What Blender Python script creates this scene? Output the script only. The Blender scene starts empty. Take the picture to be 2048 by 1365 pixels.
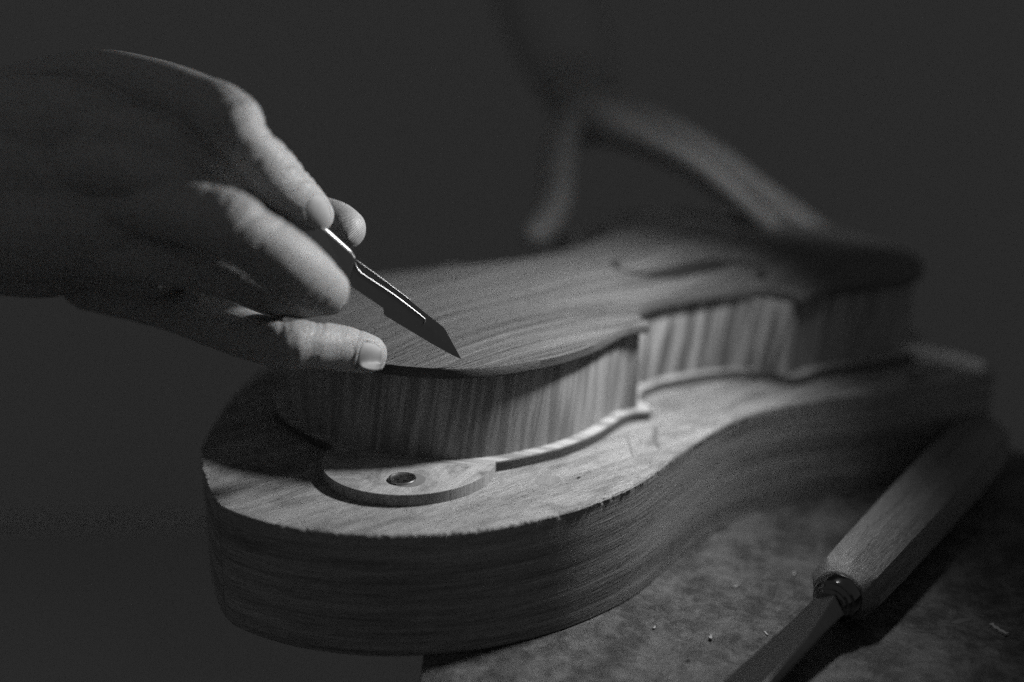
import bpy, bmesh, math, random
import numpy as np
from mathutils import Vector, Matrix
from mathutils.bvhtree import BVHTree
random.seed(7); rng=np.random.default_rng(7)
S=0.001                                   # everything below is written in millimetres
scene=bpy.context.scene; col=scene.collection
# ------------------------------------------------------------------ camera
YAW,PITCH,FPX=math.radians(41.88),math.radians(17.98),2668.2
CAM=Vector((-314,-477,286))
fw=Vector((math.sin(YAW)*math.cos(PITCH),math.cos(YAW)*math.cos(PITCH),-math.sin(PITCH)))
rt=Vector((math.cos(YAW),-math.sin(YAW),0)); upv=rt.cross(fw)
cd=bpy.data.cameras.new('camera'); cam=bpy.data.objects.new('camera',cd); col.objects.link(cam)
m=Matrix((rt,upv,-fw)).transposed().to_4x4(); m.translation=CAM*S; cam.matrix_world=m
cd.sensor_width=36; cd.lens=FPX/2048*36; cd.clip_start=.01; cd.clip_end=20
cd.dof.use_dof=True; cd.dof.focus_distance=.558; cd.dof.aperture_fstop=1.9
scene.camera=cam
# ------------------------------------------------------------------ dim room light
W=bpy.data.worlds.new('World'); scene.world=W; W.use_nodes=True
bg=W.node_tree.nodes['Background']; bg.inputs[0].default_value=(1,1,1,1); bg.inputs[1].default_value=.112
# ------------------------------------------------------------------ the bench lamp (a hooded spot)
ld=bpy.data.lights.new('bench_lamp','SPOT'); lamp=bpy.data.objects.new('bench_lamp',ld); col.objects.link(lamp)
LP=Vector((176,-148,264)); LT=Vector((30,-64,124))
lamp.location=LP*S; lamp.rotation_euler=(LT-LP).to_track_quat('-Z','Y').to_euler()
ld.energy=7.0; ld.spot_size=math.radians(132); ld.spot_blend=1; ld.shadow_soft_size=.016; ld.color=(1,1,1)
l2=bpy.data.lights.new('hand_fill','SPOT'); lo2=bpy.data.objects.new('hand_fill',l2); col.objects.link(lo2)  # unseen fill spot, added to brighten the far hand
L2=Vector((350,-130,320)); lo2.location=L2*S; lo2.rotation_euler=(Vector((345,45,95))-L2).to_track_quat('-Z','Y').to_euler()
l2.energy=1.9; l2.spot_size=math.radians(52); l2.spot_blend=1; l2.shadow_soft_size=.02
scene.view_settings.view_transform='Standard'; scene.view_settings.look='None'
scene.view_settings.exposure=0; scene.view_settings.gamma=1
scene.cycles.use_denoising=False
scene.cycles.use_adaptive_sampling=True; scene.cycles.adaptive_threshold=.03; scene.cycles.adaptive_min_samples=14
scene.cycles.sample_clamp_indirect=1.0

def at(px,py,d):                          # pixel of the photograph + depth in mm -> point
    return CAM+fw*d+rt*((px-1024)*d/FPX)-upv*((py-682.5)*d/FPX)
# ------------------------------------------------------------------ materials
class NT:
    def __init__(s,name):
        s.m=bpy.data.materials.new(name); s.m.use_nodes=True; s.t=s.m.node_tree; s.t.nodes.clear()
        s.o=s.n('ShaderNodeOutputMaterial'); s.b=s.n('ShaderNodeBsdfPrincipled'); s.l(s.b,0,s.o,0)
    def n(s,k,**kw):
        x=s.t.nodes.new(k)
        for a,b in kw.items(): setattr(x,a,b)
        return x
    def l(s,a,ao,b,bi): s.t.links.new(a.outputs[ao],b.inputs[bi])
    def coord(s,scale,rot=0,uv=False):
        tc=s.n('ShaderNodeTexCoord'); r=s.n('ShaderNodeMapping'); r.inputs['Rotation'].default_value=(0,0,-math.radians(rot))
        s.l(tc,'UV' if uv else 'Object',r,0)
        mp=s.n('ShaderNodeMapping'); k=1 if uv else 1000
        mp.inputs['Scale'].default_value=[k*c for c in scale]; s.l(r,0,mp,0); return mp
    def noise(s,mp,scale=1,detail=4,rough=.6,dist=0):
        x=s.n('ShaderNodeTexNoise'); x.inputs['Scale'].default_value=scale; x.inputs['Detail'].default_value=detail
        x.inputs['Roughness'].default_value=rough; x.inputs['Distortion'].default_value=dist; s.l(mp,0,x,'Vector'); return x
    def ramp(s,src,out,a,b,va=0,vb=1):
        x=s.n('ShaderNodeMapRange'); x.interpolation_type='SMOOTHSTEP'
        for i,v in zip((1,2,3,4),(a,b,va,vb)): x.inputs[i].default_value=v
        s.l(src,out,x,0); return x
    def math(s,op,a,b):
        x=s.n('ShaderNodeMath',operation=op)
        for i,v in enumerate((a,b)):
            if isinstance(v,(int,float)): x.inputs[i].default_value=v
            else: s.l(v,0,x,i)
        return x
    def color(s,v):
        c=s.n('ShaderNodeCombineColor')
        for i in range(3): s.l(v,0,c,i)
        s.l(c,0,s.b,'Base Color')
    def bump(s,v,dist,strength=1):
        b=s.n('ShaderNodeBump'); b.inputs['Distance'].default_value=dist*S; b.inputs['Strength'].default_value=strength
        s.l(v,0,b,'Height'); s.l(b,0,s.b,'Normal')
    def rough(s,r,spec=.3): s.b.inputs['Roughness'].default_value=r; s.b.inputs['Specular IOR Level'].default_value=spec
def val(t,v):
    x=t.n('ShaderNodeValue'); x.outputs[0].default_value=v; return x
def wood(name,base,contrast,rot,fine=(.12,2.2,2.2),broad=(.012,.16,.16),pore=.0,bump=.12,rough=.6,spec=.25,blotch=.0):
    t=NT(name); c1=t.coord(fine,rot); c2=t.coord(broad,rot)
    n1=t.noise(c1,1,6,.7); n2=t.noise(c2,1,4,.6,.4)
    v=t.math('ADD',t.math('MULTIPLY',t.ramp(n1,0,.3,.7),.55),t.math('MULTIPLY',t.ramp(n2,0,.3,.7),.45))
    v=t.math('MULTIPLY',v,contrast); v=t.math('ADD',v,1-contrast*.5)
    if blotch:
        n3=t.noise(t.coord((.035,.05,.05),rot),1,5,.65,.8); k=t.ramp(n3,0,.42,.7,0,blotch)
        v=t.math('MULTIPLY',v,t.math('SUBTRACT',1.0,k))
    if pore:
        n4=t.noise(t.coord((.16,3.2,3.2),rot+4),1,2,.5); k=t.ramp(n4,0,.62,.72,0,pore)
        v=t.math('MULTIPLY',v,t.math('SUBTRACT',1.0,k))
    t.color(t.math('MULTIPLY',v,base)); t.bump(t.math('ADD',n1,t.math('MULTIPLY',n2,.5)),bump*2); t.rough(rough,spec)
    return t.m
def flamed(name,base,k=.5,fr=.24):               # flamed maple: bands across the length, needs UV in mm
    t=NT(name)
    sh=t.n('ShaderNodeTexCoord'); sep=t.n('ShaderNodeSeparateXYZ'); t.l(sh,'UV',sep,0)
    u=t.math('MULTIPLY',t.math('ADD',t.math('MULTIPLY',_o(t,sep,0),1.0),t.math('MULTIPLY',_o(t,sep,1),-.16)),1.0)
    cmb=t.n('ShaderNodeCombineXYZ'); t.l(u,0,cmb,0); t.l(_o(t,sep,1),0,cmb,1)
    a=t.n('ShaderNodeMapping'); a.inputs['Scale'].default_value=(fr,.012,1); t.l(cmb,0,a,0)
    n1=t.noise(a,1,3,.55,.3)
    b=t.n('ShaderNodeMapping'); b.inputs['Scale'].default_value=(fr*4,.03,1); t.l(cmb,0,b,0)
    n2=t.noise(b,1,4,.6)
    c=t.n('ShaderNodeMapping'); c.inputs['Scale'].default_value=(2.6,.45,1); t.l(cmb,0,c,0)
    n3=t.noise(c,1,5,.7)
    v=t.math('ADD',t.math('MULTIPLY',t.ramp(n1,0,.42,.58),k),t.math('MULTIPLY',t.ramp(n2,0,.35,.65),k*.35))
    v=t.math('ADD',v,t.math('MULTIPLY',n3,k*.5)); v=t.math('ADD',v,1-k*.95)
    t.color(t.math('MULTIPLY',v,base)); t.bump(n3,.12); t.rough(.5,.3); return t.m
def _o(t,node,i):
    x=t.n('ShaderNodeMath',operation='ADD'); x.inputs[1].default_value=0; t.l(node,i,x,0); return x
def spruce(name,base):
    t=NT(name); c=t.coord((.004,1.15,0),-3.5); n1=t.noise(c,1,3,.75,.15)
    c2=t.coord((.25,5,0),-3.5); n2=t.noise(c2,1,4,.7); c3=t.coord((.01,.07,0),-3.5); n3=t.noise(c3,1,2,.5)
    g=t.ramp(n1,0,.34,.6)
    v=t.math('ADD',t.math('MULTIPLY',g,.75),t.math('MULTIPLY',n2,.55)); v=t.math('ADD',v,t.math('MULTIPLY',t.ramp(n3,0,.35,.65),.18)); v=t.math('ADD',v,.1)
    t.color(t.math('MULTIPLY',v,base)); t.bump(t.math('ADD',g,t.math('MULTIPLY',n2,.5)),.6); t.rough(.5,.3); return t.m
def bench_mat(name,base):
    t=NT(name); a=t.noise(t.coord((.035,.05,.05),25),1,7,.72,.25); b=t.noise(t.coord((.16,.10,.1),20),1,6,.72,.2)
    c=t.noise(t.coord((.22,1.6,1.6),52),1,5,.75); d=t.noise(t.coord((1.6,1.6,1.6),0),1,3,.6)
    v=t.math('ADD',t.math('MULTIPLY',t.ramp(a,0,.42,.60),.6),t.math('MULTIPLY',t.ramp(b,0,.42,.66),.5))
    v=t.math('ADD',v,t.math('MULTIPLY',c,.6)); v=t.math('ADD',v,.08)
    k=t.ramp(d,0,.66,.74,0,.55); v=t.math('MULTIPLY',v,t.math('SUBTRACT',1.0,k))
    # thin knife scratches
    for ang in (33,-28,80):
        s=t.noise(t.coord((.03,1.1,1.1),ang),1,1,.4); q=t.math('ABSOLUTE',t.math('SUBTRACT',s,.5),0); k=t.ramp(q,0,.0,.012,.5,0)
        v=t.math('MULTIPLY',v,t.math('SUBTRACT',1.0,k))
    t.color(t.math('MULTIPLY',v,base)); t.bump(t.math('ADD',t.math('ADD',c,d),b),.8); t.rough(.55,.3); return t.m
def skin(name,base):
    t=NT(name); a=t.noise(t.coord((.12,.12,.12)),1,4,.6); b=t.noise(t.coord((1.1,1.1,1.1)),1,3,.6)
    w=t.n('ShaderNodeTexVoronoi'); w.feature='DISTANCE_TO_EDGE'; w.inputs['Scale'].default_value=1; t.l(t.coord((1.3,1.3,1.3)),0,w,'Vector')
    v=t.math('ADD',t.math('MULTIPLY',a,.35),.82)
    g=t.noise(t.coord((.35,.35,.35)),1,5,.7,.9)
    t.color(t.math('MULTIPLY',v,base)); t.bump(t.math('ADD',t.math('ADD',t.math('MULTIPLY',t.ramp(w,0,0,.12),.8),b),t.math('MULTIPLY',g,2.0)),.16)
    t.rough(.5,.4); t.b.inputs['Subsurface Weight'].default_value=.25; t.b.inputs['Subsurface Radius'].default_value=(.003,.002,.0015)
    t.b.inputs['Subsurface Scale'].default_value=1.0
    return t.m
def pad_skin(name,base):                  # fine ridges of a finger pad
    t=NT(name); w=t.n('ShaderNodeTexWave'); w.wave_type='RINGS'; w.rings_direction='SPHERICAL'; w.inputs['Scale'].default_value=.55; w.inputs['Distortion'].default_value=3; w.inputs['Detail'].default_value=1; w.inputs['Detail Scale'].default_value=.4
    c=t.coord((1,1,1)); p=at(686,492,556); c.inputs['Location'].default_value=(-p.x,-p.y,-p.z); t.l(c,0,w,'Vector'); n=t.noise(t.coord((.9,.9,.9)),1,3,.6)
    a=t.noise(t.coord((.12,.12,.12)),1,4,.6)
    v=t.math('ADD',t.math('MULTIPLY',a,.35),.72); v=t.math('ADD',v,t.math('MULTIPLY',t.ramp(w,1,.2,.7),.12)); t.color(t.math('MULTIPLY',v,base))
    t.bump(t.math('ADD',t.ramp(w,1,.1,.9),n),.22); t.rough(.5,.4); return t.m
def plain(name,c,rough=.5,metal=0,spec=.5,bump=0):
    t=NT(name); t.b.inputs['Metallic'].default_value=metal; t.rough(rough,spec)
    n=t.noise(t.coord((.5,.5,.5)),1,5,.6); v=t.math('MULTIPLY',t.math('ADD',t.math('MULTIPLY',n,.3),.85),c); t.color(v)
    if bump: t.bump(n,bump)
    return t.m
def grey(name,c,**k): return plain(name,c,**k)
# ------------------------------------------------------------------ mesh helpers
def mesh(name,V,F,mat,parent=None,smooth=False,uv=None):
    me=bpy.data.meshes.new(name); me.from_pydata([tuple(c*S for c in v) for v in V],[],[tuple(f) for f in F]); me.update()
    if uv is not None:
        l=me.uv_layers.new(name='UVMap'); idx=np.zeros(len(me.loops),int); me.loops.foreach_get('vertex_index',idx)
        l.data.foreach_set('uv',np.asarray(uv,float)[idx].ravel())
    if smooth: me.polygons.foreach_set('use_smooth',[True]*len(me.polygons))
    if mat: me.materials.append(mat)
    o=bpy.data.objects.new(name,me); col.objects.link(o)
    if parent: o.parent=parent
    return o
def fix(o):
    bm=bmesh.new(); bm.from_mesh(o.data); bmesh.ops.recalc_face_normals(bm,faces=bm.faces); bm.to_mesh(o.data); bm.free(); return o
def tag(o,label,cat,group=None):
    o['label']=label; o['category']=cat
    if group: o['group']=group
    return o
def empty(name,label,cat,group=None):
    o=bpy.data.objects.new(name,None); o.empty_display_size=.01; col.objects.link(o); return tag(o,label,cat,group)
def sharp(o,deg=35):
    o.data.polygons.foreach_set('use_smooth',[True]*len(o.data.polygons)); o.data.set_sharp_from_angle(angle=math.radians(deg)); return o
def cr(p,n=8,closed=False):
    p=np.array(p,float)
    q=np.vstack([p[-1],p,p[0],p[1]]) if closed else np.vstack([2*p[0]-p[1],p,2*p[-1]-p[-2]])
    o=[]
    for i in range(1,len(q)-2):
        a,b,c,d=q[i-1:i+3]
        for k in range(n):
            t=k/n; o.append(.5*(2*b+(c-a)*t+(2*a-5*b+4*c-d)*t*t+(3*b-a-3*c+d)*t**3))
    if not closed: o.append(p[-1])
    return np.array(o)
def resample(P,step,closed=False):
    if closed: P=np.vstack([P,P[:1]])
    s=np.r_[0,np.cumsum(np.linalg.norm(np.diff(P,axis=0),axis=1))]; n=max(2,int(round(s[-1]/step)))
    t=np.linspace(0,s[-1],n+1); Q=np.c_[[np.interp(t,s,P[:,i]) for i in range(P.shape[1])]].T
    return Q[:-1] if closed else Q
def prism(name,poly,z0,z1,mat,parent=None,bevel=0,zt=None):
    """closed outline -> solid with walls; zt = optional height of each rim vertex"""
    n=len(poly); V=[(x,y,z0) for x,y in poly]+[(x,y,(z1 if zt is None else zt[i])) for i,(x,y) in enumerate(poly)]
    F=[(i,(i+1)%n,n+(i+1)%n,n+i) for i in range(n)]; F.append(tuple(range(n-1,-1,-1))); F.append(tuple(range(n,2*n)))
    o=mesh(name,V,F,mat,parent); fix(o)
    if bevel:
        b=o.modifiers.new('b','BEVEL'); b.width=bevel*S; b.segments=2; b.limit_method='ANGLE'; b.angle_limit=math.radians(50)
    return o
def tube(pts,radii,seg=20,flat=None,caps=True):
    """tapered round tube through pts; hemispherical ends"""
    P=cr(pts,6); R=cr([[r] for r in radii],6)[:,0]; V=[];F=[]
    T=np.gradient(P,axis=0); T/=np.linalg.norm(T,axis=1)[:,None]
    if caps:
        a=[];ra=[]
        for k in (80,65,45,22): a.append(P[0]-T[0]*R[0]*math.sin(math.radians(k))); ra.append(R[0]*math.cos(math.radians(k)))
        b=[];rb=[]
        for k in (22,45,65,80): b.append(P[-1]+T[-1]*R[-1]*math.sin(math.radians(k))); rb.append(R[-1]*math.cos(math.radians(k)))
        P=np.vstack([a,P,b]); R=np.r_[ra,R,rb]; T=np.vstack([[T[0]]*4,T,[T[-1]]*4])
    u=np.cross(T[0],[0,0,1.0]); u/=np.linalg.norm(u)
    for i in range(len(P)):
        u=u-T[i]*(u@T[i]); u/=np.linalg.norm(u); w=np.cross(T[i],u)
        for k in range(seg):
            an=2*math.pi*k/seg; V.append(P[i]+R[i]*(u*math.cos(an)+w*math.sin(an)))
    for i in range(len(P)-1):
        for k in range(seg): F.append((i*seg+k,i*seg+(k+1)%seg,(i+1)*seg+(k+1)%seg,(i+1)*seg+k))
    F.append(tuple(range(seg-1,-1,-1))); F.append(tuple((len(P)-1)*seg+k for k in range(seg)))
    return V,F
def lathe(name,A,axis,prof,mat,parent,seg=40,squash=1):
    axis=Vector(axis).normalized(); u=axis.cross(Vector((0,0,1)) if abs(axis.z)<.9 else Vector((0,1,0))).normalized(); w=u.cross(axis); V=[];F=[]
    for t,r in prof:
        for k in range(seg):
            an=2*math.pi*k/seg; V.append(Vector(A)+axis*t+u*(r*math.cos(an))+w*(r*math.sin(an)*squash))
    for i in range(len(prof)-1):
        for k in range(seg): F.append((i*seg+k,i*seg+(k+1)%seg,(i+1)*seg+(k+1)%seg,(i+1)*seg+k))
    F.append(tuple(range(seg))); F.append(tuple((len(prof)-1)*seg+k for k in range(seg)))
    return sharp(fix(mesh(name,V,F,mat,parent)),30)
# ------------------------------------------------------------------ palette
M_bench=bench_mat('worn_bench_wood',.072)
M_board=wood('beech_board',.235,1.0,-4,fine=(.10,1.5,1.5),pore=.85,bump=.7,blotch=.45,rough=.6)
def side_wood(name,base):
    t=NT(name); a=t.noise(t.coord((.018,.75,1),0,True),1,7,.75,.15); b=t.noise(t.coord((.006,.13,1),0,True),1,3,.6,.4); c=t.noise(t.coord((.10,1.7,1),6,True),1,3,.7)
    v=t.math('ADD',t.math('MULTIPLY',t.ramp(a,0,.3,.7),.75),t.math('MULTIPLY',t.ramp(b,0,.35,.65),.45)); v=t.math('ADD',v,t.math('MULTIPLY',t.ramp(c,0,.5,.75),.5)); v=t.math('ADD',v,.25)
    t.color(t.math('MULTIPLY',v,base)); t.bump(t.math('ADD',t.math('ADD',a,c),b),.55); t.rough(.5,.35); return t.m
M_side=side_wood('board_side_wood',.17)
M_top=spruce('spruce_plate',.088)
M_rib=flamed('flamed_maple_rib',.16,.55)
M_rib2=flamed('flamed_maple_middle_rib',.175,1.0,.17)
M_back=flamed('flamed_maple_back',.22,.6)
M_edge=wood('plate_edge_shaded',.05,.6,0,fine=(.6,.6,1.8),bump=.15)  # darker than the plates: the edge's shade is put into the colour
M_disc=wood('clamp_plywood',.24,.6,20,pore=.5,bump=.2,blotch=.6)
M_discside=wood('clamp_end_grain',.2,.8,0,fine=(1.0,1.0,.05),broad=(.3,.3,.02),bump=.12)
M_skin=skin('skin',.20); M_nail=plain('nail_plate',.17,rough=.6,spec=.2)
M_black=plain('painted_hole_shade',.012,rough=.9,spec=.1)  # shade inside holes and slots, painted as near-black
M_steel=plain('polished_steel',.45,rough=.26,metal=1); M_slot=plain('slot_rim_steel',.2,rough=.34,metal=1); M_blade=plain('blade_steel',.15,rough=.2,metal=1)
M_ferr=plain('dark_ferrule_steel',.10,rough=.10,metal=1); M_chis=plain('old_chisel_steel',.10,rough=.36,metal=1,bump=.03)
M_hand=wood('chisel_handle_wood',.078,1.2,13,fine=(.12,1.6,1.6),pore=.9,bump=.18,rough=.42,spec=.45)
M_hside=M_hand
M_wall=plain('dark_plaster',.30,rough=.9,spec=.1); M_sleeve=plain('dark_cloth',.22,rough=.95,spec=.05)
M_screw=plain('screw_steel',.45,rough=.25,metal=1); M_pencil=plain('glue_stain',.08,rough=.7,spec=.2)
# ------------------------------------------------------------------ setting
fh_=Vector((fw.x,fw.y)).normalized(); ce=Vector((CAM.x,CAM.y))+fh_*1050
e0=Vector((-69,-150)); k_=fh_.dot(ce-e0)
bp=[tuple(e0-fh_*330),(352,-700),(352,200),tuple(e0+fh_*k_)]
o=prism('workbench',bp,-45,0,M_bench,bevel=1.5); o['kind']='structure'
o=mesh('floor',[(-3000,-3000,-820),(4500,-3000,-820),(4500,4500,-820),(-3000,4500,-820)],[(0,1,2,3)],plain('dark_floor',.25,rough=.9,spec=.1)); o['kind']='structure'
c=CAM+Vector((fw.x,fw.y,0)).normalized()*2300
o=mesh('wall',[c+rt*a+Vector((0,0,b-c.z)) for a,b in((-3000,-900),(3000,-900),(3000,2200),(-3000,2200))],[(0,1,2,3)],M_wall); o['kind']='structure'
# ------------------------------------------------------------------ thick board
Bt=[(-70,-24),(-68.5,-42),(-61,-62),(-51,-78),(-39,-92),(-21,-106.5),(-6,-115),(11.4,-121.3),(30,-125.5),(48,-127),(66,-126.5),(83,-123.5),(106,-117),(128.4,-111.7),(150,-107.5),(171.7,-106.5),(192,-109),(210,-114.5),(226,-121),(243,-129.5),(271,-140),(298,-150),(313,-154),(319,-147),(321,-100),(321,-30),(322,60),(321,110),(312,122),(290,124),(250,114),(205,100),(160,98),(110,112),(60,122),(18,96),(-16,66),(-44,34),(-60,4)]
P=resample(cr(Bt,10,True),.9,True); n=len(P)
nz=np.zeros(n)
for k,a in ((11,.15),(37,.15),(90,.2),(260,.2)):
    ph=rng.uniform(0,6.3,3); i=np.arange(n)*2*math.pi/n
    nz+=a*(np.sin(k*i+ph[0])+.6*np.sin(k*1.37*i+ph[1]))
nz+=rng.normal(0,.2,n)
T=np.roll(P,-1,0)-np.roll(P,1,0); N=np.c_[T[:,1],-T[:,0]]; N/=np.linalg.norm(N,axis=1)[:,None]
chip=np.clip(rng.normal(0,1,n)-1.75,0,2)*.9; chip=np.convolve(chip,[.25,.5,1,.5,.25],'same')
rows=[(54,-1.6+0*nz,0),(54,-.25+nz*.7-chip*.8,1),(53.2,.25+nz*.5-chip*.4,1),(51.2,.1+nz*.06,0),(38,.15+0*nz,0),(25,0*nz,0),(12,.1+0*nz,0),(.8,0*nz,0),(0.02,-.6+0*nz,0)]
V=[];F=[]
for z,off,cf in rows:
    q=P+N*off[:,None]
    for i in range(n): V.append((q[i,0],q[i,1],z-(chip[i]*.35 if cf else 0)))
for r in range(len(rows)-1):
    for i in range(n): F.append((r*n+i,r*n+(i+1)%n,(r+1)*n+(i+1)%n,(r+1)*n+i))
F.append(tuple(range(n))); F.append(tuple((len(rows)-1)*n+i for i in range(n)))
sl=np.r_[0,np.cumsum(np.linalg.norm(np.diff(P,axis=0),axis=1))]
board=mesh('wooden_board',V,F,M_board,uv=[(sl[i%n],V[i][2]) for i in range(len(V))]); board.data.materials.append(M_side); fix(board)
mi=[]
for p in board.data.polygons: mi.append(0 if p.center.z>.0538 else 1)
board.data.polygons.foreach_set('material_index',mi)
tag(board,'thick pale wooden board with curved saw-cut outline lying on the bench under the violin body','board')
def blob(cx,cy,a,b,rot,n=24,j=.06):
    r=math.radians(rot); o=[]
    for k in range(n):
        t=2*math.pi*k/n; q=1+random.uniform(-j,j); x,y=a*q*math.cos(t),b*q*math.sin(t); o.append((cx+x*math.cos(r)-y*math.sin(r),cy+x*math.sin(r)+y*math.cos(r)))
    return o
pl=prism('plug',blob(46.3,-98,6.0,4.6,-10,j=.05),53.5,54.06,wood('plug_wood',.13,.5,40,bump=.1),board)
prism('knot_hole',blob(58,-105,1.6,.8,20,14,.3),53.5,54.05,M_black,board)
# pencil line and glue mark left on the board
def ribbon(name,pts,w,z,mat,par):
    P=cr(pts,6); T=np.gradient(P,axis=0); N=np.c_[-T[:,1],T[:,0]]; N/=np.linalg.norm(N,axis=1)[:,None]; V=[];F=[]
    for i,p in enumerate(P):
        ww=w*(.7+.6*random.random())*min(1,.3+4*min(i,len(P)-1-i)/len(P))
        V+= [(*(p+N[i]*ww/2),z),(*(p-N[i]*ww/2),z)]
    for i in range(len(P)-1): F.append((2*i,2*i+1,2*i+3,2*i+2))
    return mesh(name,V,F,mat,par)
ribbon('glue_mark',[(127,-86),(122,-91),(114,-98),(107,-107)],2.4,54.05,M_pencil,board)
ribbon('pencil_line',[(108,-86),(102,-93),(95,-101),(91,-106)],.7,54.05,M_pencil,board)
# ------------------------------------------------------------------ violin body
near=[(-5,12),(-5,-4),(-4,-14),(-1.5,-27),(2.5,-38),(8,-48.5),(14.5,-58),(23,-67),(36,-74.5),(50,-78.6),(68,-81.8),(86,-81.2),(102,-77.8),(115,-73.8),(123,-73.4),(130.4,-77.4),(133.2,-74.6),(135,-68),(139,-62),(147,-56.5),(158,-54.2),(172,-55),(187,-58.8),(201,-64),(212,-71),(219,-81),(221.5,-94),(226,-96.5),(232,-95.6),(241,-95.8),(256,-101),(276,-108),(294,-112),(312,-108.5),(330,-97),(343,-78),(351,-54),(354.5,-32),(355,-14)]
cy=lambda x:-.042*(x-60)
nr=np.array(near,float)
tip=[15,16,26,27]                          # sharp corner points
def outline(off=0):
    """near side polyline (sharp at the corner tips), pushed out by off"""
    segs=[nr[:16],nr[15:17],nr[16:27],nr[26:28],nr[27:]]
    out=[]
    for s in segs:
        c=cr(s,8) if len(s)>2 else np.array(s); out.append(c if not out else c[1:])
    P=resample(np.vstack(out),1.0); P=P[np.r_[True,np.diff(P[:,0])>-5]]
    T=np.gradient(P,axis=0); N=np.c_[T[:,1],-T[:,0]]; N/=np.linalg.norm(N,axis=1)[:,None]
    return P+N*off,P
def stations(off=0):
    Q,P=outline(off); x=Q[:,0].copy(); 
    for i in range(1,len(x)): x[i]=max(x[i],x[i-1]+.05)
    w=np.maximum(cy(x)-Q[:,1],.5); return x,w
def full(off=0):
    x,w=stations(off); A=np.c_[x,cy(x)-w]; B=np.c_[x,cy(x)+w][::-1]; return np.vstack([A,B])
# arching: membrane inflated inside the outline
xs,ws=stations(0); gx=np.arange(-12,392,4.0); gy=np.arange(-140,140,4.0)
X,Y=np.meshgrid(gx,gy,indexing='ij'); WW=np.interp(X,xs,ws,left=0,right=0); ins=np.abs(Y-cy(X))<WW-2
Z=np.zeros_like(X)
for _ in range(1500):
    Z=np.where(ins,(np.roll(Z,1,0)+np.roll(Z,-1,0)+np.roll(Z,1,1)+np.roll(Z,-1,1))/4+.2,0)
Z/=Z.max()
for _ in range(2): Z=(np.roll(Z,1,0)+np.roll(Z,-1,0)+np.roll(Z,1,1)+np.roll(Z,-1,1)+2*Z)/6
Z=np.clip(Z,0,1); Z=(Z*(2-Z))**1.6
def archz(x,y):
    fx=(x-gx[0])/4; fy=(y-gy[0])/4; i=np.clip(np.floor(fx).astype(int),0,len(gx)-2); j=np.clip(np.floor(fy).astype(int),0,len(gy)-2); a=fx-i; b=fy-j
    q=np.clip((x-85)/105,0,1); q=.70+.30*q*q*(3-2*q)-.22*np.clip((x-215)/70,0,1)
    return q*(Z[i,j]*(1-a)*(1-b)+Z[i+1,j]*a*(1-b)+Z[i,j+1]*(1-a)*b+Z[i+1,j+1]*a*b)
ARCH=15.5; ZT=101.4
violin=empty('violin_body','unvarnished violin body with carved spruce top and striped maple ribs on the board','violin')
def plate(name,off,z0,z1,arch,mat,emat,K=60,rnd=.5):
    x,w=stations(off); n=len(x); us=np.sin(np.linspace(-math.pi/2,math.pi/2,K+1)); V=[];F=[];UV=[]
    for i in range(n):
        for u in us:
            y=cy(x[i])+u*(w[i]-rnd); zz=z1+(arch*float(archz(np.array(x[i]),np.array(y))) if arch else 0); V.append((x[i],y,zz))
    top=len(V)
    for i in range(n-1):
        for k in range(K): F.append((i*(K+1)+k,(i+1)*(K+1)+k,(i+1)*(K+1)+k+1,i*(K+1)+k+1))
    nt=len(F)
    loop=[i*(K+1) for i in range(n)]+[i*(K+1)+K for i in range(n-1,-1,-1)]
    per=[V[a] for a in loop]
    cx=[p for p in per]; m_=len(loop)
    outer=[(x[i],cy(x[i])-w[i]) for i in range(n)]+[(x[i],cy(x[i])+w[i]) for i in range(n-1,-1,-1)]
    s=len(V)
    for z in (z1-.5,z0+.4): V+=[(a,b,z) for a,b in outer]
    V+=[(V[a][0],V[a][1],z0) for a in loop]
    for i in range(m_):
        j=(i+1)%m_; F.append((loop[i],loop[j],s+j,s+i)); F.append((s+i,s+j,s+m_+j,s+m_+i)); F.append((s+m_+i,s+m_+j,s+2*m_+j,s+2*m_+i))
    for i in range(n-1):                   # underside strips
        a,b=s+2*m_+i,s+2*m_+i+1; c,d=s+2*m_+(m_-1-i),s+2*m_+(m_-2-i); F.append((a,c,d,b))
    U=[]
    for v in V: U.append((v[0]*.6+v[1]*.55,v[1]*.6-v[0]*.3))
    o=mesh(name,V,F,mat,violin,uv=U); o.data.materials.append(emat)
    o.data.polygons.foreach_set('material_index',[0]*nt+[1]*(len(F)-nt)); fix(o); return sharp(o,40)
top=plate('top_plate',0,96.9,ZT,ARCH,M_top,M_edge)
back=plate('back_plate',2.2,54.02,58.6,0,M_back,M_edge)
def rib_poly(name,pts,far=True):
    for side in ((0,1) if far else (0,)):
        R=resample(cr(pts,8),1.0)
        if side: R[:,1]=2*cy(R[:,0])-R[:,1]
        s=np.r_[0,np.cumsum(np.linalg.norm(np.diff(R,axis=0),axis=1))]; T=np.gradient(R,axis=0); N=np.c_[T[:,1],-T[:,0]]*(1 if not side else -1); N/=np.linalg.norm(N,axis=1)[:,None]
        n=len(R); V=[];UV=[];F=[]
        for z in (58.5,97.0): V+=[(a,b,z) for a,b in R]; UV+=[(t+pts[0][0]*1.7,z) for t in s]
        for z in (58.5,97.0): V+=[(a,b,z) for a,b in R-N*1.2]; UV+=[(t+pts[0][0]*1.7,z) for t in s]
        for i in range(n-1):
            F+= [(i,i+1,n+i+1,n+i),(2*n+i+1,2*n+i,3*n+i,3*n+i+1),(n+i,n+i+1,3*n+i+1,3*n+i),(i+1,i,2*n+i,2*n+i+1)]
        F+=[(0,n,3*n,2*n),(n-1,2*n-1,4*n-1,3*n-1)]
        o=mesh(name,V,F,M_rib2 if name[0]=='m' else M_rib,violin,uv=UV); fix(o); sharp(o,50)
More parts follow.
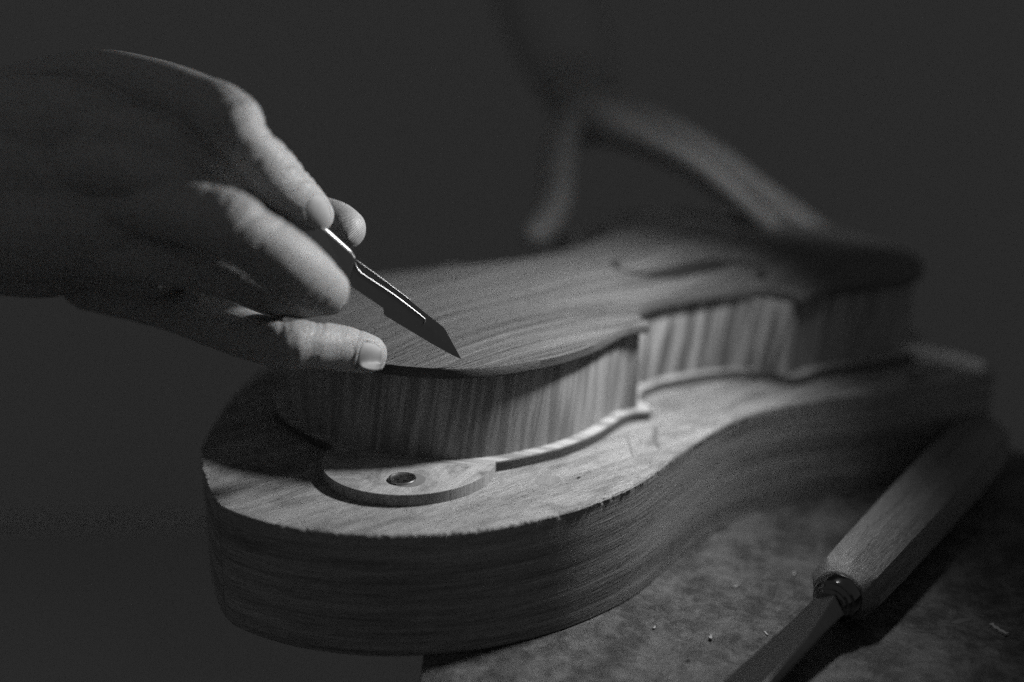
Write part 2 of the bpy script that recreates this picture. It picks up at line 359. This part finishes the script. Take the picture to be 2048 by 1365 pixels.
rib_poly('upper_rib',[(-1,12),(-1,-8),(2,-25),(8,-40),(17,-54.5),(27,-64.5),(38,-70.5),(51,-74.6),(68,-77.6),(86,-77),(101,-73.8),(114,-69.8),(122,-69.8),(128.5,-73)])
rib_poly('middle_rib',[(128.6,-72.5),(131,-66),(136,-59),(145,-52.8),(158,-50.2),(172,-51),(187,-54.8),(200,-60),(210,-67),(216,-77),(219.5,-91)])
rib_poly('lower_rib',[(219.7,-91.8),(231,-91.4),(242,-91.8),(257,-97),(276,-103.8),(293,-107.7),(310,-104.5),(327,-93.5),(339.5,-75.5),(347,-53),(350.3,-32),(351,-12)])
# f-hole: dark strip laid on the arch, the hole's shade put into its colour (near one and its mirror)
def on_top(px,py):
    d=(fw+rt*((px-1024)/FPX)-upv*((py-682.5)/FPX)); t=560
    while t<900:
        p=CAM+d*t
        if p.z<ZT+ARCH*float(archz(np.array(p.x),np.array(p.y))): break
        t+=.5
    return p
FH=[(1247,524,5),(1236,521,6),(1229,531,12),(1245,542,8),(1285,550,13),(1330,549,22),(1375,540,26),(1420,531,26),(1462,526,14),(1497,529,6),(1522,541,6),(1527,551,10),(1515,553,16)]
C=[(*on_top(a,b)[:2],w*.25) for a,b,w in FH]
def fhole(C,mirror):
    P=cr(C,8); V=[];F=[]; T=np.gradient(P[:,:2],axis=0); N=np.c_[-T[:,1],T[:,0]]; N/=np.linalg.norm(N,axis=1)[:,None]
    for i,p in enumerate(P):
        for s in (-1,0,1):
            q=p[:2]+N[i]*s*p[2]*.5*(1.35 if i in range(40,72) else 1.2); 
            if mirror: q=np.array([q[0],2*cy(q[0])-q[1]])
            V.append((q[0],q[1],ZT+.12+ARCH*float(archz(np.array(q[0]),np.array(q[1])))))
    for i in range(len(P)-1):
        for s in (0,1): F.append((3*i+s,3*i+s+1,3*i+s+4,3*i+s+3))
    return mesh('sound_hole',V,F,M_black,violin)
fhole(C,False); fhole(C,True)
# ------------------------------------------------------------------ half-disc clamps
def half_disc(cx,cyy,R,th,outer_off,label,mat_=None):
    t=empty('clamp_disc',label,'clamp disc')
    t.location=(cx*S,cyy*S,.054)
    Q,_=outline(outer_off)
    A=[]
    dist=np.hypot(Q[:,0]-cx,Q[:,1]-cyy); k=np.where(dist<R)[0]; chord=Q[k[0]:k[-1]+1]
    a0=math.atan2(chord[-1][1]-cyy,chord[-1][0]-cx); a1=math.atan2(chord[0][1]-cyy,chord[0][0]-cx)
    while a1>a0: a1-=2*math.pi
    arc=[(cx+R*math.cos(a),cyy+R*math.sin(a)) for a in np.linspace(a0,a1,70)]
    poly=[tuple(c) for c in chord]+arc
    poly=[(x-cx,y-cyy) for x,y in poly]
    o=prism('disc',poly,0.03,th,mat_ or M_disc,t,bevel=.25); o.data.materials.append(M_discside)
    o.data.polygons.foreach_set('material_index',[0 if abs(p.normal.z)>.5 else 1 for p in o.data.polygons])
    return t
d1=half_disc(9.5,-49.5,37.6,5.0,2.35,'pale half-round wooden clamp piece with a steel screw, left end of the board')
def screw(par,x,y,z):
    s=bpy.data.objects.new('screw',None)
    prof=[(0,6.9),(.12,6.9),(.15,6.6)]
    ring=lathe('countersink',(x+1.6,y-1.8,z),(0,0,1),[(0.02,7.4),(.06,7.2)],plain('countersink_shade',.10,rough=.8,spec=.1),par)  # flat ring on the disc; its dark colour paints the recess shade
    h=lathe('screw',(x,y,z),(0,0,1),[(0,5.9),(.6,6.0),(1.0,5.7),(1.0,5.2),(.45,4.3),(.2,2.6),(.14,0.05)],M_screw,par)
    for r in (25,115):
        c,s_=math.cos(math.radians(r)),math.sin(math.radians(r)); V=[]
        for zz in (z+.05,z+.42):
            for a,b in ((-3.2,-.8),(3.2,-.8),(3.2,.8),(-3.2,.8)): V.append((x+a*c-b*s_,y+a*s_+b*c,zz+(.002 if r>90 else 0)))
        mesh('screw_slot',V,[(3,2,1,0),(4,5,6,7),(0,1,5,4),(1,2,6,5),(2,3,7,6),(3,0,4,7)],M_black,h)
screw(d1,-6.4-9.5,-65.3+49.5,5.0)
wd=prism('wooden_wedge',[(301,-102),(305,-101),(313,-112),(316,-132),(313.5,-149),(310,-151),(306,-140),(302.5,-120)],54.03,60,wood('brightened_wedge_wood',.6,.3,80),bevel=.6)  # wedge colour raised to stand for light the lamps barely give here
tag(wd,'small wooden wedge, brightened in its colour, on the far right end of the thick board','wedge')
# ------------------------------------------------------------------ scalpel
def planar(name,pts,d0,d1,x0,x1,th,mat,parent,bev=0):
    """flat piece whose depth runs linearly from d0 at px x0 to d1 at x1"""
    f=lambda px:d0+(d1-d0)*(px-x0)/(x1-x0)
    A=[at(px,py,f(px)) for px,py in pts]; B=[at(px,py,f(px))+fw*th for px,py in pts]; n=len(pts)
    F=[tuple(range(n)),tuple(range(2*n-1,n-1,-1))]+[(i,n+i,n+(i+1)%n,(i+1)%n) for i in range(n)]
    o=fix(mesh(name,A+B,F,mat,parent))
    if bev:
        b=o.modifiers.new('b','BEVEL'); b.width=bev*S; b.segments=3; b.limit_method='ANGLE'; b.angle_limit=math.radians(40)
    return o
tipd=562.5; hd=542
scal=empty('scalpel','steel scalpel with a long pointed blade, its tip on the edge of the violin top','scalpel')
f=lambda px:hd+(tipd-hd)*(px-700)/222
bl=planar('blade',[(708,516),(745,541),(888,655),(923,719),(905,711),(860,686),(770,632),(767,628),(768,621),(765,616),(692,566),(688,540)],hd,tipd,700,922,.5,M_blade,scal,.1)
# raised rim round the slot of the blade
slot=[(709,519),(712,533),(722,546),(745,562),(790,592),(843,633),(850,641),(848,648)]
V,F=tube([at(a,b,f(a)-.35) for a,b in slot],[.34]*len(slot),10); fix(mesh('slot_rim',V,F,M_slot,scal,True))
V,F=tube([at(a,b,f(a)-.2) for a,b in [(713,521),(760,555),(820,600)]],[.14]*3,8); fix(mesh('slot_rim',V,F,M_slot,scal,True))
# flat handle: grows up and left, inside the grip
hp=[(712,517),(706,507),(648,457),(560,380),(440,275),(400,262),(378,285),(400,330),(520,450),(640,560),(680,590),(697,585),(700,560)]
hn=planar('handle',hp,542-13.6-2.4,542-2.4,560,708,2.6,plain('handle_steel',.14,rough=.25,metal=1),scal,.7)
p0,p1=np.array(at(648,456,hd-4.8-1.4)),np.array(at(706,509,hd-1.2)); pm=(p0+p1)/2; Ld=(p1-p0)/np.linalg.norm(p1-p0)
hv=(np.array(CAM)-pm); hv/=np.linalg.norm(hv); hl=np.array(LP)-pm; hl/=np.linalg.norm(hl); Hh=hv+hl; Hh/=np.linalg.norm(Hh)
Nf=Hh-Ld*(Hh@Ld); Nf/=np.linalg.norm(Nf); Wf=np.cross(Nf,Ld)
V=[];F=[]
for t in np.linspace(0,1,13):
    c=p0+(p1-p0)*t; e=min(1,.45+6*min(t,1-t))
    for s_,h in ((-1.15,-1.3),(-1.0,-.12),(-.5,0),(.5,0),(1.0,-.12),(1.15,-1.3)): V.append(c+Wf*s_*e+Nf*h)
for i in range(12):
    for k in range(6): F.append((i*6+k,i*6+(k+1)%6,i*6+6+(k+1)%6,i*6+6+k))
F+= [tuple(range(6)),tuple(72+k for k in range(6))]
sharp(fix(mesh('handle_spine',V,F,M_steel,scal)),60)
# ------------------------------------------------------------------ chisel
ch=empty('chisel','wood-handled chisel with a faceted handle and dark steel ferrule lying on the bench','chisel')
A=Vector((113,-202,16.5)); Bp=Vector((262,-168,20)); ax=(Bp-A).normalized(); L=(Bp-A).length
u=ax.cross(Vector((0,0,1))).normalized(); w=u.cross(ax)     # u points to the camera side
V=[];F=[]; secs=[(0,9.2),(1.2,11),(4.5,13.2),(8,14.8),(30,15.6),(70,16.4),(130,17),(180,16.6),(194,14),(198,9)]
K=8*5
for t,r in secs:
    rnd=max(0,1-t/8) if t<20 else (0 if t<180 else (t-180)/18)
    for k in range(K):
        a=2*math.pi*k/K+math.radians(58-22.5)
        kk=math.cos(math.pi/8)/math.cos((k%5)*math.pi/20-math.pi/8)
        rr=r*(rnd+(1-rnd)*kk/ .96)
        V.append(A+ax*t+u*(rr*math.cos(a))+w*(rr*math.sin(a)*.98))
for i in range(len(secs)-1):
    for k in range(K): F.append((i*K+k,i*K+(k+1)%K,(i+1)*K+(k+1)%K,(i+1)*K+k))
F.append(tuple(range(K))); F.append(tuple((len(secs)-1)*K+k for k in range(K)))
hd_=sharp(fix(mesh('handle',V,F,M_hand,ch)),20)
lathe('ferrule',A-ax*9.5,ax,[(0,5.4),(.4,6.4),(1.2,6.9),(2,6.5),(2.4,7.6),(3.6,8.4),(4.3,8.0),(4.8,9.2),(6.5,9.7),(8.5,9.9),(10.6,10.0),(10.9,9.3)],M_ferr,ch)
# blade: narrow neck widening to a flat blade
q=A-ax*9; secs=[(0,5.4,4.6),(6,6.2,3.8),(16,7.9,2.8),(30,10,2.2),(60,12.5,1.9),(120,14,1.7),(170,14,.8)]
V=[];F=[]; bax=(Vector((48,-206,3))-q).normalized(); bu=bax.cross(Vector((0,0,1))).normalized(); bw=bu.cross(bax); qq=Matrix.Rotation(math.radians(27),3,bax); bu=qq@bu; bw=qq@bw
for t,a,b in secs:
    c=q+bax*t; c.z=max(c.z,b+.3)
    for s1,s2 in ((-1,-.9),(-1,.8),(-.97,1),(.97,1),(1,.8),(1,-.9),(.9,-1),(-.9,-1)): V.append(c+bu*a*s1+bw*b*s2)
for i in range(len(secs)-1):
    for k in range(8): F.append((i*8+k,i*8+(k+1)%8,(i+1)*8+(k+1)%8,(i+1)*8+k))
F.append(tuple(range(8))); F.append(tuple((len(secs)-1)*8+k for k in range(8)))
sharp(fix(mesh('blade',V,F,M_chis,ch)),30)
# ------------------------------------------------------------------ hands
man=empty('person','luthier whose right hand holds the scalpel and left hand steadies the violin from behind','person')
def hand(name,chains,vox,smooth,dents,nails,mat):
    V=[];F=[]
    for pts in chains:
        p=[at(a,b,c) for a,b,c,_ in pts]; v,f_=tube([tuple(x) for x in p],[r for *_,r in pts],24); F+=[tuple(i+len(V) for i in q) for q in f_]; V+=v
    o=mesh('tmp',V,F,mat); 
    r=o.modifiers.new('r','REMESH'); r.mode='VOXEL'; r.voxel_size=vox*S
    s=o.modifiers.new('s','SMOOTH'); s.iterations=smooth; s.factor=.5
    dg=bpy.context.evaluated_depsgraph_get(); me=bpy.data.meshes.new_from_object(o.evaluated_get(dg)); bpy.data.objects.remove(o)
    me.name=name; n=len(me.vertices); co=np.zeros(n*3); me.vertices.foreach_get('co',co); co=co.reshape(-1,3)/S
    no=np.zeros(n*3); me.vertices.foreach_get('normal',no); no=no.reshape(-1,3)
    for (a,b,c,dx,dy,width,depth,rad) in dents:       # crease across a finger; (dx,dy) = finger direction in the picture
        p=np.array(at(a,b,c)); d=np.array(rt*dx-upv*dy); d/=np.linalg.norm(d); q=co-p; along=q@d; r2=np.sqrt(np.maximum((q**2).sum(1)-along**2,0))
        along=along+.6*np.sin(q@np.array(upv)*.8)
        k=depth*np.exp(-(along/width)**2)*np.clip(1.2-r2/rad,0,1); co-=no*k[:,None]
    for nl in nails:                                   # skin fold around each nail
        c,L,Wd,Nn,ln,wd=nl; q=co-c; s_=q@L/(ln/2); t_=q@Wd/(wd/2); h=q@Nn
        e=(np.abs(s_)**3+np.abs(t_)**3)**(1/3); near_=np.exp(-((h)/5)**2)*((no@Nn)>.1)
        ring=np.exp(-((e-1.16)/.12)**2)*.30*np.clip(1-s_*.9,0,1.3); pit=-np.clip(1.05-e,0,.15)/.15*.25
        co+=no*((ring+pit)*near_)[:,None]
    me.vertices.foreach_set('co',(co*S).ravel()); me.polygons.foreach_set('use_smooth',[True]*len(me.polygons)); me.update()
    me.materials.clear(); me.materials.append(mat)
    ob=bpy.data.objects.new(name,me); col.objects.link(ob); ob.parent=man
    bvh=BVHTree.FromPolygons([tuple(c) for c in co],[tuple(p.vertices) for p in me.polygons])
    for nl in nails:
        c,L,Wd,Nn,ln,wd=nl; V=[];F=[];G=14
        for i in range(G+1):
            for j in range(G+1):
                s_=-1+2*i/G; t_=-1+2*j/G
                sx=s_*math.sqrt(1-t_*t_*.42); tx=t_*math.sqrt(1-s_*s_*.30)
                p=Vector(c+L*(sx*ln/2)+Wd*(tx*wd/2)); hit=bvh.ray_cast(p+Vector(Nn)*12,-Vector(Nn),40)[0]
                if hit is None: hit=p
                e=max(abs(s_),abs(t_)); lift=.30 if e<.95 else -.25
                if s_>.9 : lift=.45
                V.append(hit+Vector(Nn)*lift)
        # smooth the nail surface
        A_=np.array([tuple(v) for v in V]).reshape(G+1,G+1,3)
        for _ in range(6): A_[1:-1,1:-1]=(A_[2:,1:-1]+A_[:-2,1:-1]+A_[1:-1,2:]+A_[1:-1,:-2])/4+0
        V=[tuple(v) for v in A_.reshape(-1,3)]
        for i in range(G):
            for j in range(G): F.append((i*(G+1)+j,(i+1)*(G+1)+j,(i+1)*(G+1)+j+1,i*(G+1)+j+1))
        nn=mesh('fingernail',V,F,M_nail,ob,True); fix(nn)
        so=nn.modifiers.new('s','SOLIDIFY'); so.thickness=.4*S; so.offset=0
    return ob
def nail(px,py,d,lx,ly,ld,nx,ny,nd,ln,wd):
    """centre pixel+depth, length direction and outward normal given as right/down/away"""
    c=np.array(at(px,py,d)); L=np.array(rt*lx-upv*ly+fw*ld); L/=np.linalg.norm(L); N=np.array(rt*nx-upv*ny+fw*nd); N-=L*(N@L); N/=np.linalg.norm(N)
    return (c,L,np.cross(N,L),N,ln,wd)
RH=[ # right hand: x, y, depth, radius
 [(40,185,600,13),(190,165,575,14),(310,182,548,13),(400,212,522,12.2),(455,240,503,12),(505,305,508,10.6),(548,352,516,10.8),(588,388,526,9.6),(618,418,534,8.6),(630,430,538,7.8)],
 [(455,408,602,12),(540,418,590,11.5),(620,436,580,10.6),(668,448,568,10.0),(690,458,562,9.0)],
 [(150,390,560,15),(290,410,530,13),(380,428,502,12.2),(448,447,486,13.0),(515,487,490,12.4),(575,532,498,12.8),(620,562,508,11.6),(648,580,516,10)],
 [(150,480,560,15),(340,510,540,13),(470,548,534,11),(560,585,538,10),(620,590,541,9.4),(655,592,546,8.4)],
 [(180,560,600,14),(330,605,596,12),(430,645,578,11),(500,672,556,10.3),(565,690,532,9.6),(605,690,533,9.9),(660,694,541,9.6),(712,703,547,8.9),(735,708,550,8.2)],
 [(-60,330,580,34),(60,330,575,32),(160,310,575,26),(260,310,572,22),(300,340,590,16)],
 [(-40,450,590,30),(80,470,585,28),(180,470,580,24),(300,520,575,17)],
 [(180,270,552,17),(290,285,532,14),(370,305,517,12),(425,325,511,9),(462,350,514,8)],[(180,330,545,16),(300,350,522,13),(390,370,508,10)],
 [(-320,420,600,34),(-60,390,590,33)],
 [(20,275,572,27),(160,270,556,23),(270,280,545,17)],[(20,430,572,30),(160,440,558,25),(270,450,546,18)],[(100,350,566,30),(230,360,552,22)],
]
RD=[(512,268,506,.5,.85,3.2,1.5,15),(500,300,508,.55,.83,1.6,.8,16),(528,330,512,.62,.78,1.0,.7,15),(585,352,515,.6,.8,1.6,1.1,14),(598,366,520,.6,.8,.8,.7,12),(610,380,522,.6,.8,.8,.6,12),(572,338,515,.6,.8,.7,.5,13),
    (462,238,500,.5,.8,4,-1.1,15),(548,310,512,.6,.8,5,-.5,15),
    (500,462,488,.75,.65,2.4,1.2,18),(530,495,490,.75,.65,1.0,.7,16),(515,480,490,.75,.65,.8,.6,16),(418,440,488,1,.1,2.4,1.3,18),(436,446,488,1,.15,1.0,.8,18),(452,452,488,.9,.3,.9,.6,18),(462,452,486,.9,.4,4,-.6,14),(575,540,500,.75,.6,5,-.6,16),(640,585,510,.8,.55,1.6,.7,14),(655,600,512,.8,.6,1,.5,12),
    (634,690,538,1,.1,1.9,1.7,14),(622,690,538,1,.05,.8,.8,14),(647,690,540,1,.1,.9,.9,14),(566,690,533,1,.1,1.8,1.1,14),(580,690,533,1,.1,.9,.6,14),(600,690,538,1,.15,4,-.7,12),(690,698,544,1,.15,3.5,-.5,12),(712,700,545,1,.2,.8,.4,12)]
RN=[nail(632,424,529,.55,.80,.25,.45,-.1,-.9,12.5,11.0),nail(744,713,540,.85,.22,.35,.28,-.42,-.85,11.5,12.0),nail(681,594,541,.25,.6,.5,.95,-.1,-.35,8,8)]
rh=hand('right_hand',RH,.6,8,RD,RN,M_skin)
rh.data.materials.append(pad_skin('thumb_pad_skin',.20)); tp=at(700,466,563); cut=at(655,440,540); 
for p in rh.data.polygons:
    c_=p.center/S
    if (c_-tp).length<17 and (c_-CAM).dot(fw)>548.5: p.material_index=1
LH=[
 [(1160,232,872,12),(1126,282,862,11.5),(1114,335,850,11),(1112,394,838,10.4),(1097,440,828,9.6),(1070,470,820,8.2)],
 [(1190,240,862,11),(1235,266,846,9.6),(1300,290,828,8.6),(1360,318,812,8.0),(1415,354,796,7.7),(1482,410,772,7.2),(1535,460,752,6.4)],
 [(1200,228,895,12),(1300,282,890,8),(1400,345,872,7.4),(1500,424,850,6.8),(1592,468,812,6)],
 [(1200,210,930,12),(1320,256,915,9.5),(1430,320,905,9),(1530,395,895,8.2),(1640,470,885,7)],
 [(1190,210,970,12),(1320,260,965,9.5),(1440,335,965,8.6),(1540,420,955,8),(1600,475,950,7)],
 [(1160,190,980,22),(1160,215,940,17),(1172,236,885,12)],[(1130,150,1010,24),(1190,215,940,15)],
 [(1132,270,868,10.5),(1165,262,866,9.5),(1205,260,858,9.5)],
 [(1060,-40,1100,30),(1130,120,1040,28)],
]
lh=hand('left_hand',LH,1.3,8,[],[],M_skin)
V,F=tube([at(1163,196,985),at(1150,150,1010),at(1080,-60,1090),at(1000,-500,1200)],[20,32,44,52],24); fix(mesh('sleeve',V,F,M_sleeve,man,True))
V,F=tube([at(-75,385,590),at(-330,420,600),at(-700,480,630)],[41,46,52],24); fix(mesh('sleeve',V,F,M_sleeve,man,True))
# ------------------------------------------------------------------ wood chips on the bench
def chipo(x,y,l,w_,h,rot,label,curl=0):
    V=[];F=[];n=6; r=math.radians(rot)
    for i in range(n+1):
        t=i/n-.5; a=t*l; zz=curl*(t*2)**2; ww=w_*(.75+.35*math.sin(3*i+l))
        for s1,z in ((-1,0),(1,0),(1,h),(-1,h)):
            X=a; Y=s1*ww/2+math.sin(t*3)*curl*.4; V.append((x+X*math.cos(r)-Y*math.sin(r),y+X*math.sin(r)+Y*math.cos(r),.05+z+zz))
    for i in range(n):
        for k in range(4): F.append((i*4+k,i*4+(k+1)%4,i*4+4+(k+1)%4,i*4+4+k))
    F.append((0,1,2,3)); F.append((n*4+3,n*4+2,n*4+1,n*4))
    return tag(fix(mesh('wood_chip',V,F,M_chip)),label,'wood chip','wood chips scattered on the bench')
M_chip=wood('chip_wood',.22,.4,0,bump=.1)
chipo(164,-247,9,2.2,1.0,72,'pale splinter standing out at the right end of the bench, right of the chisel',.4)
chipo(70,-171,3.2,1.8,.6,20,'small curled wood chip between the board and the chisel blade',.8)
chipo(90,-184,3,.8,.5,60,'tiny pale splinter close to the chisel neck',.2)
chipo(59,-150,2,1.1,.5,10,'small crumb of wood beside the foot of the board',.3)
chipo(112,-150,2.6,1.3,.6,-30,'small pale crumb of wood near the middle of the bench',.4)
chipo(141,-160,3.0,1.0,.5,35,'blurred sliver of wood behind the chisel ferrule',.3)
prism('dent',blob(160,-232,5.5,1.5,-20,16,.15),-.5,.06,plain('dent_dark',.07,rough=.8,spec=.1),bpy.data.objects['workbench'])
prism('nail_hole',blob(50,-176,1.1,.9,0,12,.1),-.5,.06,M_black,bpy.data.objects['workbench'])
